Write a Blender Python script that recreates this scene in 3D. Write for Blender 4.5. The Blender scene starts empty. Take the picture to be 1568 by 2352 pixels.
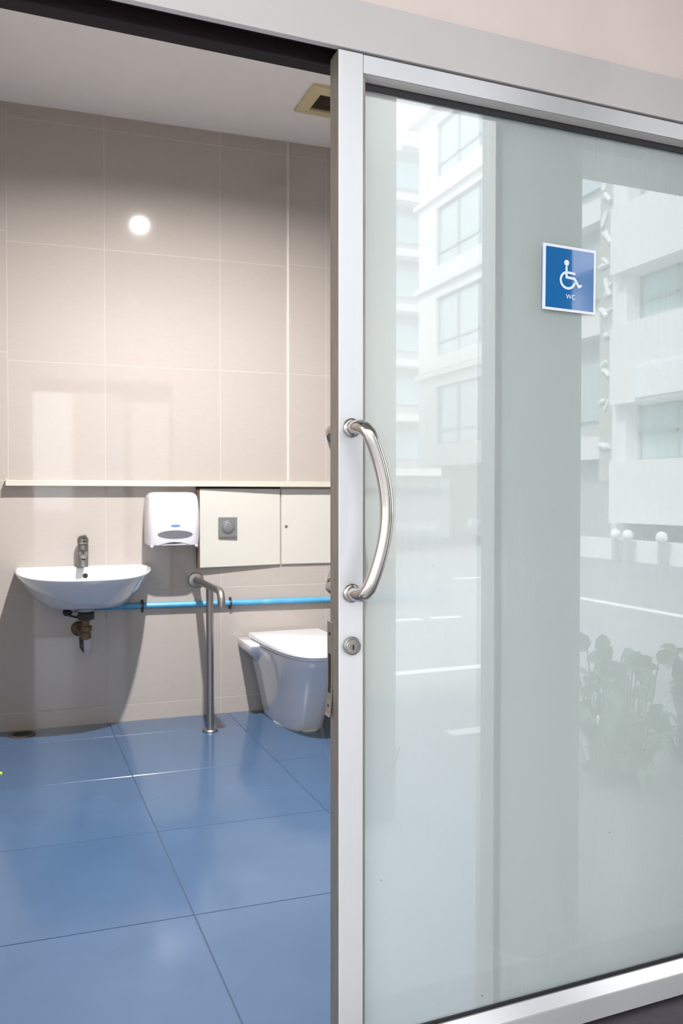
import bpy, bmesh, math, random
from mathutils import Vector, Matrix
random.seed(7)
R = math.radians
scene = bpy.context.scene
COL = scene.collection

# ------------------------------------------------------------------ camera
cam_d = bpy.data.cameras.new('camera')
cam = bpy.data.objects.new('camera', cam_d); COL.objects.link(cam)
cam.location = (0, 0, 1.18)
cam.rotation_euler = (R(90 - 1.12), 0, R(-22.0))
cam_d.sensor_fit = 'VERTICAL'; cam_d.sensor_height = 36.0; cam_d.sensor_width = 24.0
cam_d.lens = 1890.0 / 2352.0 * 36.0
cam_d.clip_start = 0.02; cam_d.clip_end = 300
cam_d.dof.use_dof = True; cam_d.dof.focus_distance = 1.68; cam_d.dof.aperture_fstop = 8.5
scene.camera = cam

# ------------------------------------------------------------------ sky, exposure
world = bpy.data.worlds.new('overcast_sky'); scene.world = world; world.use_nodes = True
bg = world.node_tree.nodes['Background']
bg.inputs['Color'].default_value = (0.94, 0.97, 1.0, 1); bg.inputs['Strength'].default_value = 3.6
sun_d = bpy.data.lights.new('facade_fill_sun', 'SUN'); sun_d.energy = 5.0; sun_d.angle = R(12); sun_d.color = (1.0, 0.96, 0.9)
sun = bpy.data.objects.new('facade_fill_sun', sun_d); COL.objects.link(sun)
sun.rotation_euler = (R(42), 0, R(-112))      # sun lamp added under the overcast sky to brighten the facades across the yard
scene.view_settings.view_transform = 'Standard'; scene.view_settings.look = 'None'
scene.view_settings.exposure = 0.0; scene.view_settings.gamma = 1.0
scene.view_settings.use_curve_mapping = False
try:
    scene.cycles.use_denoising = True
    scene.cycles.max_bounces = 10; scene.cycles.diffuse_bounces = 5; scene.cycles.glossy_bounces = 5
    scene.cycles.transmission_bounces = 8; scene.cycles.transparent_max_bounces = 16
    scene.cycles.sample_clamp_indirect = 8.0
    scene.cycles.caustics_reflective = False; scene.cycles.caustics_refractive = True
except Exception:
    pass
LAMP_STRENGTH = 20000.0

# ------------------------------------------------------------------ materials
def pmat(name, col, rough=0.5, metal=0.0, coat=0.0, coat_rough=0.03, var=0.0, vscale=8.0, bump=0.0, bscale=60.0,
         stretch=(1, 1, 1), spec=0.5, rnd=0.0, rvar=0.0, dirt=None, dscale=3.0, damt=0.0):
    m = bpy.data.materials.new(name); m.use_nodes = True
    nt = m.node_tree; N = nt.nodes; L = nt.links
    b = N['Principled BSDF']
    b.inputs['Roughness'].default_value = rough; b.inputs['Metallic'].default_value = metal
    b.inputs['Coat Weight'].default_value = coat; b.inputs['Coat Roughness'].default_value = coat_rough
    b.inputs['Specular IOR Level'].default_value = spec
    b.inputs['Base Color'].default_value = (*col, 1)
    tc = N.new('ShaderNodeTexCoord'); mp = N.new('ShaderNodeMapping'); mp.inputs['Scale'].default_value = stretch
    L.new(tc.outputs['Object'], mp.inputs['Vector'])
    last = None
    if var > 0 or rvar > 0:
        nz = N.new('ShaderNodeTexNoise'); nz.inputs['Scale'].default_value = vscale; nz.inputs['Detail'].default_value = 6
        L.new(mp.outputs[0], nz.inputs['Vector'])
    if var > 0:
        cr = N.new('ShaderNodeValToRGB'); cr.color_ramp.elements[0].position = .25; cr.color_ramp.elements[1].position = .75
        cr.color_ramp.elements[0].color = (*[c * (1 - var) for c in col], 1)
        cr.color_ramp.elements[1].color = (*[min(1, c * (1 + var)) for c in col], 1)
        L.new(nz.outputs['Fac'], cr.inputs['Fac']); last = cr.outputs['Color']
    if dirt:
        n2 = N.new('ShaderNodeTexNoise'); n2.inputs['Scale'].default_value = dscale; n2.inputs['Detail'].default_value = 10
        n2.inputs['Roughness'].default_value = .7
        L.new(mp.outputs[0], n2.inputs['Vector'])
        r2 = N.new('ShaderNodeValToRGB'); r2.color_ramp.elements[0].position = .55; r2.color_ramp.elements[1].position = .8
        r2.color_ramp.elements[0].color = (0, 0, 0, 1); r2.color_ramp.elements[1].color = (damt, damt, damt, 1)
        L.new(n2.outputs['Fac'], r2.inputs['Fac'])
        mx = N.new('ShaderNodeMix'); mx.data_type = 'RGBA'
        L.new(r2.outputs['Color'], mx.inputs['Factor'])
        if last: L.new(last, mx.inputs['A'])
        else: mx.inputs['A'].default_value = (*col, 1)
        mx.inputs['B'].default_value = (*dirt, 1); last = mx.outputs['Result']
    if rnd > 0:
        oi = N.new('ShaderNodeObjectInfo'); hs = N.new('ShaderNodeHueSaturation')
        ma = N.new('ShaderNodeMapRange'); ma.inputs['To Min'].default_value = 1 - rnd; ma.inputs['To Max'].default_value = 1 + rnd
        L.new(oi.outputs['Random'], ma.inputs['Value']); L.new(ma.outputs[0], hs.inputs['Value'])
        if last: L.new(last, hs.inputs['Color'])
        else: hs.inputs['Color'].default_value = (*col, 1)
        last = hs.outputs['Color']
    if last: L.new(last, b.inputs['Base Color'])
    if rvar > 0:
        mr = N.new('ShaderNodeMapRange'); mr.inputs['To Min'].default_value = max(.02, rough - rvar); mr.inputs['To Max'].default_value = rough + rvar
        L.new(nz.outputs['Fac'], mr.inputs['Value']); L.new(mr.outputs[0], b.inputs['Roughness'])
    if bump > 0:
        n3 = N.new('ShaderNodeTexNoise'); n3.inputs['Scale'].default_value = bscale; n3.inputs['Detail'].default_value = 4
        L.new(mp.outputs[0], n3.inputs['Vector'])
        bp = N.new('ShaderNodeBump'); bp.inputs['Strength'].default_value = bump; bp.inputs['Distance'].default_value = .004
        L.new(n3.outputs['Fac'], bp.inputs['Height']); L.new(bp.outputs[0], b.inputs['Normal'])
    return m

def emat(name, col, s):
    m = bpy.data.materials.new(name); m.use_nodes = True; nt = m.node_tree
    nt.nodes.remove(nt.nodes['Principled BSDF'])
    e = nt.nodes.new('ShaderNodeEmission'); e.inputs[0].default_value = (*col, 1); e.inputs[1].default_value = s
    nt.links.new(e.outputs[0], nt.nodes['Material Output'].inputs[0]); return m

def glass_front():
    m = bpy.data.materials.new('clear_glass_surface'); m.use_nodes = True; nt = m.node_tree; N = nt.nodes; L = nt.links
    N.remove(N['Principled BSDF'])
    fr = N.new('ShaderNodeFresnel'); fr.inputs['IOR'].default_value = 2.15
    gl = N.new('ShaderNodeBsdfGlossy'); gl.inputs['Roughness'].default_value = 0.0; gl.inputs['Color'].default_value = (.95, .98, 1, 1)
    tr = N.new('ShaderNodeBsdfTransparent'); tr.inputs['Color'].default_value = (.97, .985, .978, 1)
    # water-run dust film on the outside of the pane, heavier in vertical streaks
    tc = N.new('ShaderNodeTexCoord'); mp = N.new('ShaderNodeMapping'); mp.inputs['Scale'].default_value = (26, 26, 2.2)
    L.new(tc.outputs['Object'], mp.inputs['Vector'])
    nz = N.new('ShaderNodeTexNoise'); nz.inputs['Scale'].default_value = 3.0; nz.inputs['Detail'].default_value = 8; nz.inputs['Roughness'].default_value = .75
    L.new(mp.outputs[0], nz.inputs['Vector'])
    m2 = N.new('ShaderNodeMapping'); m2.inputs['Scale'].default_value = (1.6, 1.6, 1.3)
    L.new(tc.outputs['Object'], m2.inputs['Vector'])
    n2 = N.new('ShaderNodeTexNoise'); n2.inputs['Scale'].default_value = 2.0; n2.inputs['Detail'].default_value = 3
    L.new(m2.outputs[0], n2.inputs['Vector'])
    mu = N.new('ShaderNodeMath'); mu.operation = 'MULTIPLY'; L.new(nz.outputs['Fac'], mu.inputs[0]); L.new(n2.outputs['Fac'], mu.inputs[1])
    mr = N.new('ShaderNodeMapRange'); mr.inputs['From Min'].default_value = .22; mr.inputs['From Max'].default_value = .5
    mr.inputs['To Min'].default_value = .03; mr.inputs['To Max'].default_value = .22
    L.new(mu.outputs[0], mr.inputs['Value'])
    df = N.new('ShaderNodeBsdfDiffuse'); df.inputs['Color'].default_value = (.78, .86, .88, 1)
    m1 = N.new('ShaderNodeMixShader'); L.new(mr.outputs[0], m1.inputs[0]); L.new(tr.outputs[0], m1.inputs[1]); L.new(df.outputs[0], m1.inputs[2])
    ge = N.new('ShaderNodeNewGeometry'); inv = N.new('ShaderNodeMath'); inv.operation = 'SUBTRACT'; inv.inputs[0].default_value = 1.0
    L.new(ge.outputs['Backfacing'], inv.inputs[1])
    ff = N.new('ShaderNodeMath'); ff.operation = 'MULTIPLY'; L.new(fr.outputs[0], ff.inputs[0]); L.new(inv.outputs[0], ff.inputs[1])
    mx = N.new('ShaderNodeMixShader'); L.new(ff.outputs[0], mx.inputs[0]); L.new(m1.outputs[0], mx.inputs[1]); L.new(gl.outputs[0], mx.inputs[2])
    L.new(mx.outputs[0], N['Material Output'].inputs[0]); return m

def glass_frost():
    m = bpy.data.materials.new('frosted_glass_surface'); m.use_nodes = True; nt = m.node_tree; N = nt.nodes; L = nt.links
    N.remove(N['Principled BSDF'])
    df = N.new('ShaderNodeBsdfDiffuse'); df.inputs['Color'].default_value = (.525, .558, .543, 1)
    tl = N.new('ShaderNodeBsdfTranslucent'); tl.inputs['Color'].default_value = (.86, .90, .90, 1)
    rf = N.new('ShaderNodeBsdfRefraction'); rf.inputs['IOR'].default_value = 1.02; rf.inputs['Roughness'].default_value = .6
    rf.inputs['Color'].default_value = (.90, .94, .93, 1)
    a = N.new('ShaderNodeMixShader'); a.inputs[0].default_value = .14; L.new(df.outputs[0], a.inputs[1]); L.new(tl.outputs[0], a.inputs[2])
    b = N.new('ShaderNodeMixShader'); b.inputs[0].default_value = .27; L.new(a.outputs[0], b.inputs[1]); L.new(rf.outputs[0], b.inputs[2])
    L.new(b.outputs[0], N['Material Output'].inputs[0]); return m

M = dict(
    tile=pmat('beige_wall_tile', (.335, .303, .279), .05, coat=.3, coat_rough=.02, var=.025, vscale=40, rnd=.015, stretch=(1, 1, 3)),
    grout=pmat('pale_grout', (.40, .375, .35), .8, var=.05),
    blue=pmat('blue_vinyl_tile', (.040, .076, .140), .16, coat=.25, coat_rough=.12, var=.06, vscale=5, rnd=.04, rvar=.05, dirt=(.030, .058, .108), dscale=2.2, damt=.35),
    bluegrout=pmat('dark_blue_joint', (.035, .055, .10), .7),
    ceil=pmat('white_ceiling_paint', (.70, .69, .67), .8, var=.02, bump=.05),
    wallp=pmat('pale_pink_plaster', (.69, .575, .525), .75, var=.03, vscale=6, bump=.12, bscale=90, dirt=(.45, .38, .36), dscale=5, damt=.25),
    wallw=pmat('off_white_plaster', (.86, .85, .82), .7, var=.02, vscale=6, bump=.08, bscale=90),
    fascia=pmat('grey_painted_fascia', (.53, .495, .48), .5, var=.03, vscale=5, dirt=(.4, .36, .34), dscale=4, damt=.3, bump=.05),
    brown=pmat('dark_brown_wood', (.014, .0095, .011), .6, spec=.15, var=.35, vscale=12, stretch=(1, 10, 10)),
    alu=pmat('brushed_aluminium', (.68, .67, .68), .36, .5, var=.012, vscale=10, stretch=(14, 14, 1), dirt=(.5, .48, .46), dscale=6, damt=.25),
    aluside=pmat('shade_toned_aluminium', (.27, .24, .21), .45, .7, var=.15, vscale=14, stretch=(6, 6, 1), dirt=(.16, .13, .11), dscale=9, damt=.5),  # shade of the door's side faces put into the colour, dirt on top
    bead=pmat('grey_glazing_bead', (.50, .47, .455), .45, .2),
    rubber=pmat('black_rubber', (.012, .011, .012), .6),
    chrome=pmat('polished_steel', (.44, .41, .385), .12, 1.0),
    steel=pmat('brushed_steel', (.30, .285, .275), .36, 1.0, var=.1, vscale=20, stretch=(8, 8, 1)),
    tapm=pmat('dulled_chrome', (.30, .30, .29), .28, 1.0, var=.1, vscale=30),
    dark=pmat('black_hole', (.01, .009, .008), .9),
    ceramic=pmat('white_ceramic', (.57, .58, .61), .12, coat=.6, coat_rough=.04, var=.01),
    lidw=pmat('white_toilet_lid_plastic', (.66, .66, .68), .22, coat=.3),
    plastic=pmat('white_plastic', (.50, .50, .54), .25, coat=.2),
    plasticside=pmat('aged_white_plastic', (.48, .45, .43), .35),
    smoke=pmat('smoked_window_plastic', (.11, .11, .13), .25),
    labelblue=pmat('blue_label', (.10, .17, .55), .4),
    panel=pmat('cream_painted_board', (.43, .42, .385), .45, var=.02, dirt=(.4, .33, .25), dscale=8, damt=.25),
    panededge=pmat('raw_edge_with_shade', (.07, .042, .026), .8, var=.3, vscale=30),  # brown board, darkened to carry the shadow beside the panel
    greyp=pmat('grey_plastic_plate', (.15, .155, .162), .35, .2),
    cream=pmat('cream_ledge', (.45, .42, .37), .35, var=.03),
    pvc=pmat('blue_pvc_pipe', (.06, .27, .47), .35, var=.1, vscale=12, dirt=(.22, .42, .56), dscale=14, damt=.6),
    clip=pmat('black_pipe_clip', (.02, .02, .025), .5),
    rust=pmat('rusty_brass', (.14, .095, .055), .55, .6, var=.5, vscale=40, dirt=(.03, .02, .015), dscale=30, damt=.8),
    darkmetal=pmat('dark_corroded_metal', (.03, .032, .03), .5, .5, var=.4, vscale=40, dirt=(.06, .14, .12), dscale=30, damt=.6),
    trapwhite=pmat('grey_waste_pipe', (.36, .34, .35), .4),
    ventf=pmat('yellowed_vent_plastic', (.52, .44, .26), .5, var=.06),
    ventg=pmat('brown_vent_grille', (.14, .10, .062), .7, var=.2, vscale=30),
    vented=pmat('vent_dust_edge', (.42, .28, .18), .6),
    lampring=pmat('white_lamp_ring', (.75, .75, .75), .4),
    emit=emat('downlight_glow', (1.0, .975, .955), LAMP_STRENGTH),
    signw=pmat('white_sign_board', (.82, .82, .90), .25),
    signb=pmat('blue_sign_print', (.008, .135, .38), .06, coat=1.0, coat_rough=.02),
    signt=pmat('white_sign_print', (.80, .82, .92), .3),
    yellow=pmat('fluorescent_yellow_plastic', (.60, .75, .02), .4),
    ground=pmat('grey_asphalt', (.31, .31, .325), .85, var=.12, vscale=3, bump=.2, bscale=50),
    stone=pmat('dark_threshold_stone', (.055, .045, .06), .5, var=.2, vscale=30),
    line=pmat('white_road_paint', (.85, .85, .82), .6, dirt=(.5, .5, .5), dscale=5, damt=.4),
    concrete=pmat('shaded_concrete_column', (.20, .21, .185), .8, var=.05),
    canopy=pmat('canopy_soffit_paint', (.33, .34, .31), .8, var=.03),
    bwhite=pmat('white_facade_render', (.88, .87, .86), .7, var=.02, vscale=1),
    bgrey=pmat('grey_facade_render', (.50, .50, .50), .7, var=.03, vscale=1),
    bdark=pmat('dark_recess', (.30, .32, .33), .8),
    bshut=pmat('grey_shutter', (.42, .42, .44), .6),
    wframe=pmat('grey_window_frame', (.42, .43, .45), .5),
    wpane=pmat('teal_window_pane', (.50, .62, .66), .04, coat=1.0, coat_rough=.0),
    leaf=pmat('green_leaf', (.24, .34, .19), .4, var=.2, rnd=.25),
    stem=pmat('plant_stem', (.22, .28, .15), .6),
    pot=pmat('clay_pot', (.25, .24, .22), .8, var=.1),
    letter=pmat('white_sign_letter', (.92, .92, .94), .4),
    board=pmat('beige_sign_board', (.52, .50, .47), .5),
    carp=pmat('dark_car_paint', (.16, .18, .20), .2, coat=1),
    tyre=pmat('tyre', (.02, .02, .02), .8),
)
M['glassf'] = glass_front(); M['glassb'] = glass_frost()

# ------------------------------------------------------------------ mesh helpers
def BM(): return bmesh.new()

def box(bm, x0, x1, y0, y1, z0, z1):
    v = [bm.verts.new((x, y, z)) for z in (z0, z1) for y in (y0, y1) for x in (x0, x1)]
    for f in ((0, 2, 3, 1), (4, 5, 7, 6), (0, 1, 5, 4), (2, 6, 7, 3), (0, 4, 6, 2), (1, 3, 7, 5)):
        bm.faces.new([v[i] for i in f])
    return bm

def loft(bm, rings, cap0=True, cap1=True, closed=True):
    rv = [[bm.verts.new(p) for p in r] for r in rings]
    n = len(rv[0])
    for a, b in zip(rv, rv[1:]):
        for i in range(n if closed else n - 1):
            j = (i + 1) % n
            bm.faces.new((a[i], a[j], b[j], b[i]))
    if cap0: bm.faces.new(rv[0][::-1])
    if cap1: bm.faces.new(rv[-1])
    return bm

def tube(bm, pts, r, seg=16, caps=True):
    pts = [Vector(p) for p in pts]; rs = r if isinstance(r, (list, tuple)) else [r] * len(pts)
    rings = []; prev = None
    for i, p in enumerate(pts):
        t = (pts[min(i + 1, len(pts) - 1)] - pts[max(i - 1, 0)]).normalized()
        if prev is None:
            a = Vector((0, 0, 1)) if abs(t.z) < .9 else Vector((1, 0, 0))
            nrm = t.cross(a).normalized()
        else:
            nrm = (prev - t * prev.dot(t)).normalized()
        prev = nrm; bi = t.cross(nrm)
        rings.append([p + rs[i] * (math.cos(2 * math.pi * k / seg) * nrm + math.sin(2 * math.pi * k / seg) * bi) for k in range(seg)])
    return loft(bm, rings, caps, caps)

def lathe(bm, prof, org=(0, 0, 0), axis=(0, 0, 1), seg=32):
    ax = Vector(axis).normalized(); a = Vector((1, 0, 0)) if abs(ax.x) < .9 else Vector((0, 1, 0))
    e1 = ax.cross(a).normalized(); e2 = ax.cross(e1); o = Vector(org)
    rings = [[o + ax * h + r * (math.cos(2 * math.pi * k / seg) * e1 + math.sin(2 * math.pi * k / seg) * e2) for k in range(seg)] for r, h in prof]
    return loft(bm, rings)

def extr(bm, poly, y0, y1):
    """polygon in x,z extruded along y"""
    return loft(bm, [[Vector((x, y0, z)) for x, z in poly], [Vector((x, y1, z)) for x, z in poly]])

def mesh_of(bm, name, mat, smooth=None, bevel=0, bseg=2):
    bmesh.ops.recalc_face_normals(bm, faces=bm.faces)
    if bevel:
        es = [e for e in bm.edges if len(e.link_faces) == 2 and e.calc_face_angle(0) > R(35)]
        bmesh.ops.bevel(bm, geom=es, offset=bevel, segments=bseg, profile=.5, affect='EDGES', clamp_overlap=True)
    me = bpy.data.meshes.new(name); bm.to_mesh(me); bm.free()
    for mm in (mat if isinstance(mat, (list, tuple)) else [mat]): me.materials.append(mm)
    if smooth:
        me.polygons.foreach_set('use_smooth', [True] * len(me.polygons))
        try: me.set_sharp_from_angle(angle=R(smooth))
        except Exception: pass
    return me

def link(name, me, parent=None, loc=None):
    o = bpy.data.objects.new(name, me); COL.objects.link(o)
    if parent: o.parent = parent
    if loc is not None: o.location = loc
    return o

WALL = Matrix.Translation((0, 4.435, 0)) @ Matrix.Rotation(R(-3.2), 4, 'Z')   # back wall: local x along the wall, -y into the room
ID = Matrix.Identity(4)

def thing(name, label, cat, base=(0, 0, 0), frame=ID, group=None, kind=None):
    o = bpy.data.objects.new(name, None); COL.objects.link(o); o.empty_display_size = .05
    o.matrix_world = frame @ Matrix.Translation(base)
    o['label'] = label; o['base'] = list(base)
    if cat: o['category'] = cat
    if group: o['group'] = group
    if kind: o['kind'] = kind
    return o

def part(t, name, bm, mat, smooth=None, bevel=0, bseg=2, parent=None, label=None):
    """mesh given in the thing's frame coordinates"""
    b = Vector(t['base']); bmesh.ops.translate(bm, verts=bm.verts, vec=-b)
    o = link(name, mesh_of(bm, name, mat, smooth, bevel, bseg), parent or t)
    if label: o['label'] = label
    return o

def solo(name, bm, mat, label, cat=None, base=(0, 0, 0), frame=ID, smooth=None, bevel=0, kind=None, group=None):
    b = Vector(base); bmesh.ops.translate(bm, verts=bm.verts, vec=-b)
    o = link(name, mesh_of(bm, name, mat, smooth, bevel))
    o.matrix_world = frame @ Matrix.Translation(base); o['label'] = label
    if cat: o['category'] = cat
    if kind: o['kind'] = kind
    if group: o['group'] = group
    return o

# ------------------------------------------------------------------ the room shell
CEIL = 3.13
# back wall and its tiles
wall_back = solo('wall_back', box(BM(), -.62, 2.5, -.0074, .12, -.05, CEIL + .05), M['grout'], 'beige tiled back wall of the restroom', kind='structure', frame=WALL)
_tc = {}
def wall_tile(u0, u1, z0, z1, th=.008):
    g = .0010
    w, h = round(u1 - u0 - 2 * g, 4), round(z1 - z0 - 2 * g, 4)
    if (w, h) not in _tc:
        _tc[(w, h)] = mesh_of(box(BM(), 0, w, -th, .002, 0, h), 'tile', M['tile'], bevel=.0012, bseg=1)
    return link('tile', _tc[(w, h)], wall_back, (u0 + g, 0, z0 + g))
us_up = [0.0, .466, 1.063, 1.432]
for a, b in zip(us_up, us_up[1:]):
    for c, d in zip([1.256, 1.856, 2.446, 3.056], [1.856, 2.446, 3.056, CEIL]): wall_tile(a, b, c, d)
for a, b in [(1.452, 1.66), (1.66, 2.257), (2.257, 2.5)]:
    for c, d in zip([1.256, 1.856, 2.46, 3.056], [1.856, 2.46, 3.056, CEIL]): wall_tile(a, b, c, d)
for a, b in [(-.6, 0.0)]:
    for c, d in zip([1.26, 1.895, 2.495, 3.09], [1.895, 2.495, 3.09, CEIL]): wall_tile(a, b, c, d)
us_lo = [-.6, -.131, .466, 1.063, 1.66, 2.257, 2.5]
for a, b in zip(us_lo, us_lo[1:]):
    for c, d in zip([-.02, .088, .686], [.088, .686, 1.256]): wall_tile(a, b, c, d)

# floor and its tiles (joints follow the slightly skewed back wall)
floor = solo('floor', box(BM(), -.62, 2.5, 1.56, 4.5, -.08, -.003), M['bluegrout'], 'glossy blue tiled floor of the restroom', kind='structure')
SK = math.tan(R(-3.2)); fxs = [-.62, -.145, .475, 1.096, 1.717, 2.338, 2.5]; fys = [1.61, 1.69, 2.31, 2.93, 3.55, 4.17, 4.44]
_fc = {}
for a, b in zip(fxs, fxs[1:]):
    for c, d in zip(fys, fys[1:]):
        g = .0014; w = round(b - a - 2 * g, 4); h = round(d - c - 2 * g, 4)
        if (w, h) not in _fc:
            bm = box(BM(), 0, w, 0, h, -.004, 0)
            for v in bm.verts: v.co.y += SK * v.co.x
            _fc[(w, h)] = mesh_of(bm, 'tile', M['blue'], bevel=.001, bseg=1)
        link('tile', _fc[(w, h)], floor, (a + g, c + g + SK * (a + g), 0))
bm = box(BM(), -.62, 2.5, 1.6, 4.55, CEIL, CEIL + .1)
solo('ceiling', bm, M['ceil'], 'plain white restroom ceiling', kind='structure')
solo('wall_left', box(BM(), -.70, -.6, 1.56, 4.55, -.05, CEIL + .1), M['tile'], 'beige tiled left wall of the restroom', kind='structure')
solo('wall_right', box(BM(), 2.45, 2.55, 1.56, 4.4, -.05, CEIL + .1), M['tile'], 'beige tiled right wall of the restroom', kind='structure')

# front wall with the doorway
JL, JR, LZ = -.13, .974, 2.047
bm = BM()
box(bm, JR, 4.2, 1.56, 1.60, -.1, 2.12)
box(bm, -3.2, JL, 1.56, 1.60, -.1, 2.12)
solo('wall_front', bm, M['wallw'], 'pale plaster wall beside the doorway', kind='structure')
bm = BM()
box(bm, JR + .035, 2.45, 1.601, 1.608, 0, CEIL); box(bm, -.6, JL, 1.601, 1.608, 0, CEIL); box(bm, JL, JR + .035, 1.601, 1.608, 2.15, CEIL)
solo('wall_front_lining', bm, M['tile'], 'unseen tile-coloured lining added inside the front wall to cut bounce light', kind='structure')  # added out of view to lower the ambient light on the back wall
solo('wall_above_door', box(BM(), -3.2, 4.2, 1.506, 1.60, 2.146, 3.34), M['wallp'], 'pale pink plaster wall above the sliding door', kind='structure')
solo('trim_lintel', box(BM(), JL - .2, JR + .04, 1.5605, 1.6, LZ, 2.145), M['brown'], 'dark brown lintel over the doorway', kind='structure', bevel=.001)
solo('trim_jamb', box(BM(), JR, JR + .034, 1.552, 1.6, -.02, LZ - .001), M['brown'], 'dark brown jamb strip behind the frosted glass', kind='structure', bevel=.001)
solo('trim_header', box(BM(), -3.2, 4.2, 1.497, 1.512, 2.0525, 2.149), M['fascia'], 'grey header cover over the sliding door track', kind='structure', bevel=.0012)
solo('trim_track', box(BM(), -3.2, 4.2, 1.515, 1.555, 2.075, 2.14), M['rubber'], 'dark sliding track behind the header cover', kind='structure')

# ledge and vertical trim on the back wall
bm = box(BM(), -.012, 2.44, -.058, -.007, 1.230, 1.248); box(bm, -.012, 2.44, -.050, -.007, 1.2485, 1.258); box(bm, -.012, -.004, -.060, -.007, 1.2305, 1.268)
solo('trim_ledge', bm, M['cream'], 'cream ledge running along the back wall above the sink', kind='structure', frame=WALL, bevel=.0015)
bm = BM(); tube(bm, [(1.442, -.006, 1.259), (1.442, -.006, CEIL)], .0085, 12)
solo('trim_tile_edge', bm, M['cream'], 'cream vertical tile edge strip on the back wall', kind='structure', frame=WALL, smooth=40)

# ------------------------------------------------------------------ the sliding door
DX0, DX1 = .600, 1.66
door = thing('door_1', 'aluminium sliding door with a frosted glass pane, half open', None, (DX0, 1.5, -.014), kind='structure')
DZ0, DZ1 = -.014, 2.049
st = part(door, 'stile', box(BM(), .600, .6525, 1.5, 1.5322, DZ0, DZ1), M['alu'], bevel=.0012)
sb = part(door, 'stile_back', box(BM(), .6005, .6525, 1.5337, 1.547, DZ0, DZ1), M['aluside'], bevel=.0008, label='back half of the door edge with its shade painted in brown-grey')
se = part(door, 'shaded_edge_strip', box(BM(), .5992, .6003, 1.5006, 1.5316, DZ0 + .001, DZ1 - .001), M['aluside'], label='closing edge of the door with its shade painted in brown-grey')  # thin overlay that gives the closing edge its shaded tone
part(door, 'stile', box(BM(), DX1 - .053, DX1, 1.5, 1.547, DZ0, DZ1), M['alu'], bevel=.0012)
# rails with sloping glazing beads
part(door, 'top_rail', box(BM(), .6532, DX1 - .0535, 1.5, 1.547, 2.012, DZ1 - .001), M['alu'], bevel=.001)
bm = BM(); loft(bm, [[Vector((x, 1.501, 2.0115)), Vector((x, 1.521, 2.0055)), Vector((x, 1.521, 2.0115))] for x in (.6535, DX1 - .054)])
part(door, 'glazing_bead', bm, M['bead'])
part(door, 'bottom_rail', box(BM(), .6532, DX1 - .0535, 1.5, 1.547, DZ0, .038), M['alu'], bevel=.001)
bm = BM(); loft(bm, [[Vector((x, 1.501, .0385)), Vector((x, 1.523, .0385)), Vector((x, 1.523, .060)), Vector((x, 1.519, .060))] for x in (.6535, DX1 - .054)])
part(door, 'glazing_bead', bm, M['alu'])
part(door, 'glazing_bead', box(BM(), .6530, .6575, 1.502, 1.523, .06, 2.004), M['aluside'])
# gasket frame round the pane with a rounded inner corner
def rrect(x0, x1, z0, z1, r, seg=6):
    p = []
    for cx, cz, a0 in ((x1 - r, z1 - r, 0), (x0 + r, z1 - r, 90), (x0 + r, z0 + r, 180), (x1 - r, z0 + r, 270)):
        for k in range(seg + 1):
            a = R(a0 + 90 * k / seg); p.append((cx + r * math.cos(a), cz + r * math.sin(a)))
    return p
gx0, gx1, gz0, gz1 = .6577, DX1 - .055, .060, 2.0045
inn = rrect(gx0 + .0035, gx1 - .006, gz0 + .0065, gz1 - .0115, .012); out = rrect(gx0 - .003, gx1 + .003, gz0 - .003, gz1 + .003, .0005)
bm = BM()
A = [[bm.verts.new((x, y, z)) for x, z in pl] for pl, y in ((inn, 1.5225), (out, 1.5225), (out, 1.5275), (inn, 1.5275))]
for r0, r1 in zip(A, A[1:] + A[:1]):
    for i in range(len(inn)):
        j = (i + 1) % len(inn); bm.faces.new((r0[i], r0[j], r1[j], r1[i]))
part(door, 'gasket', bm, M['rubber'], smooth=30)
# pane: clear outside face, frosted inside face
bm = box(BM(), gx0 - .002, gx1 + .002, 1.528, 1.534, gz0 - .002, gz1 + .002)
bm.faces.ensure_lookup_table(); bm.normal_update()
for f in bm.faces:
    f.material_index = 1 if f.calc_center_median().y > 1.5335 else 0
part(door, 'pane', bm, [M['glassf'], M['glassb']], label='frosted glass pane')

# scuff and specks on the outside of the pane
bm = extr(BM(), [(.7470, .6596), (.7484, .6592), (.7404, .6364), (.7290, .6124), (.7284, .6128), (.7390, .6368)], 1.5274, 1.5279)
part(door, 'scuff', bm, M['bead'], label='dark diagonal scuff on the glass')
for sx_, sz_, sr in ((.7052, .388, .0015), (.9475, .0917, .0018), (.8252, 1.0329, .0011), (.8367, .9792, .0009), (1.2889, .3974, .0012), (1.3912, .578, .0014)):
    bm = BM(); lathe(bm, [(sr, 0), (sr, .0004)], (sx_, 1.5279, sz_), (0, -1, 0), 8); part(door, 'speck', bm, M['aluside'])

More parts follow.
